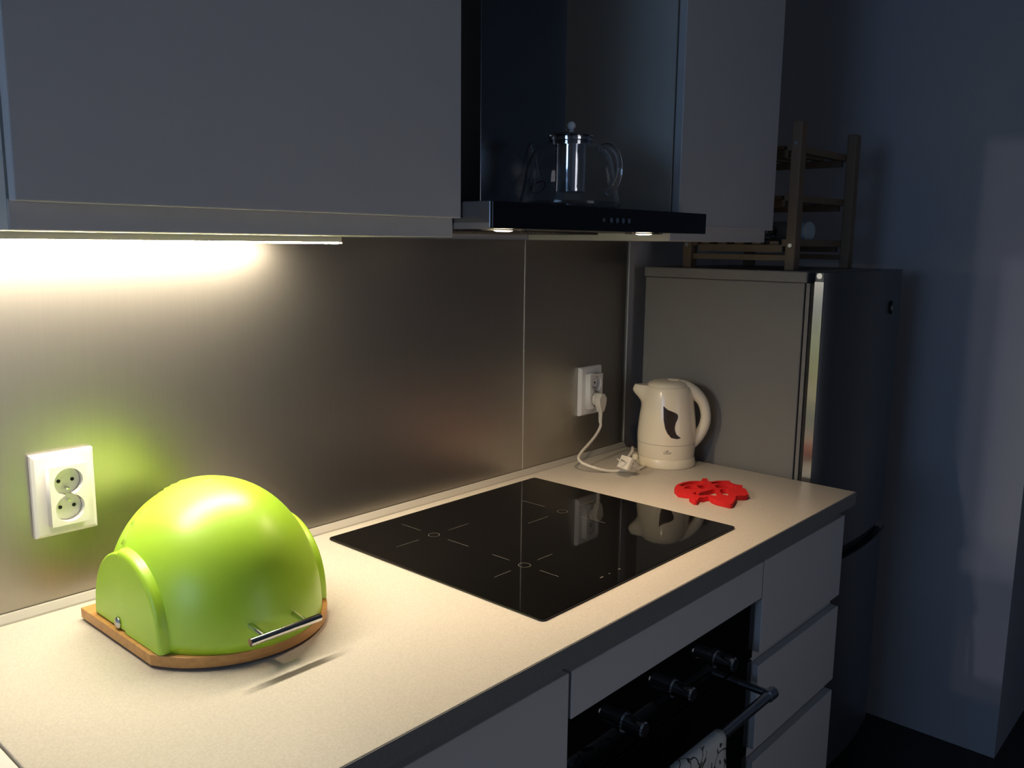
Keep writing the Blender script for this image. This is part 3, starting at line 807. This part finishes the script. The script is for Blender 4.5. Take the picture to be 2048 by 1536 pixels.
# ------------------------------------------------ bread box
def bread_box():
    cx, yc = -0.312, -0.205
    t = thing('bread_box', 'lime green domed roll-top bread box on a bamboo board', 'bread box', (cx, yc, 0.9))
    zb0, zb1 = 0.0035, 0.0185
    # board: straight back and sides, rounded front
    P = [(0.134, 0.131), (-0.134, 0.131), (-0.134, -0.079)]
    r = 0.145; c = -0.0226
    a0 = math.atan2(-0.079 - c, -0.134)
    a0 = PI + math.asin((0.079 + c) / r) if False else math.atan2(-0.079 - c, -0.134) % (2 * PI)
    a1 = math.atan2(-0.079 - c, 0.134) % (2 * PI)
    for k in range(1, 24):
        a = a0 + (a1 - a0) * k / 24; P.append((r * math.cos(a), c + r * math.sin(a)))
    P.append((0.134, -0.079))
    bm = bmesh.new(); prism(bm, P, 'z', zb0, zb1)
    obj('board', bm, 'bamboo', t, bevel=0.0012)
    for x in (-0.11, 0.11):
        for y in (0.11, -0.07):
            bm = bmesh.new(); cyl(bm, (x, y, 0.0001), (x, y, 0.0034), 0.008, n=16); obj('foot', bm, 'black', t)
    z0 = 0.0190
    A, B, Hh, E = 0.1404, 0.1700, 0.1865, 0.93
    def surf(u, v, g=1.0):      # u: around vertical, v: elevation
        cc = math.cos(v) ** E
        x = A * g * cc * math.cos(u); y = B * g * cc * math.sin(u); z = Hh * g * math.sin(v) ** E
        if y > 0: y = y * (0.128 / B) if False else y
        return x, y, z
    def dome(sel, g, name):
        bm = bmesh.new(); NU, NV = 96, 28; grid = []
        for j in range(NV + 1):
            v = (PI / 2) * j / NV; row = []
            for i in range(NU):
                x, y, z = surf(2 * PI * i / NU, min(v, PI / 2 - 1e-4), g)
                x = max(-0.1255, min(0.1255, x))
                y = min(y, 0.127)
                row.append(bm.verts.new((x, y, z + z0)))
            grid.append(row)
        for j in range(NV):
            for i in range(NU):
                q = (grid[j][i], grid[j][(i + 1) % NU], grid[j + 1][(i + 1) % NU], grid[j + 1][i])
                cy = sum(p.co.y for p in q) / 4; cz = sum(p.co.z for p in q) / 4 - z0
                if sel(cy, cz): bm.faces.new(q)
        bmesh.ops.remove_doubles(bm, verts=bm.verts, dist=1e-5)
        loose = [v for v in bm.verts if not v.link_faces]; bmesh.ops.delete(bm, geom=loose, context='VERTS')
        o = obj(name, bm, 'green', t, smooth=True)
        for p in o.data.polygons: p.use_smooth = True
        s = o.modifiers.new('thick', 'SOLIDIFY'); s.thickness = 0.0025; s.offset = -1
        return o
    # lid rolls over the fixed rear shell: the cut runs from the hinge up towards the back
    lid = dome(lambda y, z: y < 0.012 + 0.17 * z, 1.0, 'lid')
    dome(lambda y, z: y > -0.004 + 0.17 * z, 0.978, 'rear_shell')
    # end panels: arch-shaped cheeks with rounded rims
    for s in (-1, 1):
        def arch(g, a0, a1, n=26):
            return [(0.002 + 0.098 * g * math.cos(a0 + (a1 - a0) * k / n), 0.114 * g * max(math.sin(a0 + (a1 - a0) * k / n), 0.0) ** 0.86 + z0 + 0.0005) for k in range(n + 1)]
        bm = bmesh.new(); prism(bm, arch(0.955, 0, PI), 'x', s * 0.1280, s * 0.085)
        obj('rear_cheek', bm, 'green', t, smooth=True, bevel=0.003, seg=3)
        P = arch(1.0, PI * 0.47, PI) + [(0.0, z0 + 0.0005)]
        bm = bmesh.new(); rings = []; rr = 0.008
        for k in range(-1, 6):      # quarter-round rim, flat face; the straight rear edge is not rounded
            q = PI / 2 * max(k, 0) / 5; ins = rr * (1 - math.cos(q)); xx = s * (0.0894 if k < 0 else 0.1292 - rr * (1 - math.sin(q)))
            ring_ = []
            for j, (yy, zz) in enumerate(P):
                d = Vector((yy, zz - z0)); L_ = max(d.length, 1e-6); g = (L_ - ins) / L_ if j < len(P) - 1 else 1
                zq = z0 + (zz - z0) * g
                if j >= len(P) - 2: zq = zz
                ring_.append(bm.verts.new((xx, yy * g if j > 1 else yy * (g if j else 1), zq)))
            rings.append(ring_)
        for r0_, r1_ in zip(rings[:-1], rings[1:]):
            for j in range(len(P)): bm.faces.new((r0_[j], r0_[(j + 1) % len(P)], r1_[(j + 1) % len(P)], r1_[j]))
        bm.faces.new(rings[0]); bm.faces.new(rings[-1])
        ck = obj('end_cheek', bm, 'green', t, smooth=True)
        bm = bmesh.new()
        lathe(bm, [(0.0, 0.0035), (0.005, 0.003), (0.0078, 0.001), (0.008, 0.0)], 28, cap0=False, cap1=True)
        bmesh.ops.rotate(bm, verts=bm.verts, cent=(0, 0, 0), matrix=Matrix.Rotation(s * PI / 2, 3, 'Y'))
        bmesh.ops.translate(bm, verts=bm.verts, vec=(s * 0.1288, 0.022, z0 + 0.0085))
        b = obj('hinge_bolt', bm, 'steel', ck, smooth=True); b['label'] = 'small steel hinge bolt'
    # bar handle low on the front
    z = z0 + 0.028; yb = -0.195; x0 = -0.009
    bm = bmesh.new()
    cyl(bm, (x0 - 0.052, yb, z), (x0 + 0.052, yb, z), 0.0052, n=24)
    for x in (x0 - 0.030, x0 + 0.030):
        cyl(bm, (x, yb, z), (x, -0.160, z + 0.004), 0.0042, n=16)
    h = obj('handle', bm, 'chrome', lid, smooth=True); h['label'] = 'steel bar handle'


bread_box()


# ------------------------------------------------ red felt trivet (pierced leaf shape)
def trivet():
    O = [(0.725, -0.336), (0.743, -0.331), (0.764, -0.332), (0.782, -0.337), (0.795, -0.348), (0.802, -0.356), (0.823, -0.347), (0.831, -0.355), (0.812, -0.368), (0.813, -0.374), (0.832, -0.383), (0.849, -0.401), (0.836, -0.413), (0.831, -0.427), (0.835, -0.441), (0.822, -0.447), (0.816, -0.450), (0.812, -0.460), (0.796, -0.472), (0.779, -0.484), (0.765, -0.484), (0.752, -0.472), (0.744, -0.470), (0.738, -0.476), (0.694, -0.491), (0.688, -0.489), (0.688, -0.471), (0.689, -0.456), (0.695, -0.442), (0.704, -0.433), (0.702, -0.428), (0.691, -0.427), (0.684, -0.419), (0.661, -0.427), (0.659, -0.420), (0.672, -0.402), (0.691, -0.391), (0.688, -0.383), (0.684, -0.368), (0.697, -0.354), (0.705, -0.345)]
    H = [[(0.7350, -0.3410), (0.7520, -0.3380), (0.7780, -0.3410), (0.7910, -0.3500), (0.7980, -0.3610), (0.7920, -0.3680), (0.7780, -0.3680), (0.7680, -0.3620), (0.7570, -0.3500), (0.7360, -0.3500)],
         [(0.7210, -0.3590), (0.7460, -0.3540), (0.7600, -0.3630), (0.7480, -0.3780), (0.7380, -0.3810), (0.7280, -0.3730)],
         [(0.7590, -0.3710), (0.7710, -0.3760), (0.7880, -0.3820), (0.7690, -0.3930), (0.7480, -0.3920), (0.7470, -0.3850)],
         [(0.7910, -0.3980), (0.8030, -0.3990), (0.8190, -0.4140), (0.8170, -0.4320), (0.8090, -0.4380), (0.7930, -0.4280), (0.7760, -0.4130), (0.7810, -0.4050)],
         [(0.7000, -0.4080), (0.7180, -0.4030), (0.7560, -0.4100), (0.7650, -0.4110), (0.7520, -0.4210), (0.7210, -0.4390), (0.7180, -0.4310), (0.7150, -0.4240), (0.6990, -0.4140)],
         [(0.7610, -0.4250), (0.7750, -0.4230), (0.7830, -0.4330), (0.7710, -0.4400), (0.7400, -0.4560), (0.7400, -0.4420)],
         [(0.7000, -0.3940), (0.7200, -0.3900), (0.6950, -0.4050)],
         [(0.8070, -0.3790), (0.8280, -0.3870), (0.8430, -0.4000), (0.8370, -0.4060), (0.8250, -0.4080), (0.8070, -0.3920), (0.8000, -0.3870)]]
    cx, cy = 0.757, -0.412
    def grow(L, k=1.08):
        mx, my = sum(p[0] for p in L) / len(L), sum(p[1] for p in L) / len(L); return [(mx + (x - mx) * k, my + (y - my) * k) for x, y in L]
    f = lambda L: [(x - cx, y - cy) for x, y in L]
    o = curve_fill('trivet', f(O), [grow(f(h)) for h in H], 0.0105, 'red'); o.location = (cx, cy, 0.9055)
    tag(o, 'bright red pierced leaf-shaped felt trivet on the worktop before the fridge', 'trivet')


trivet()
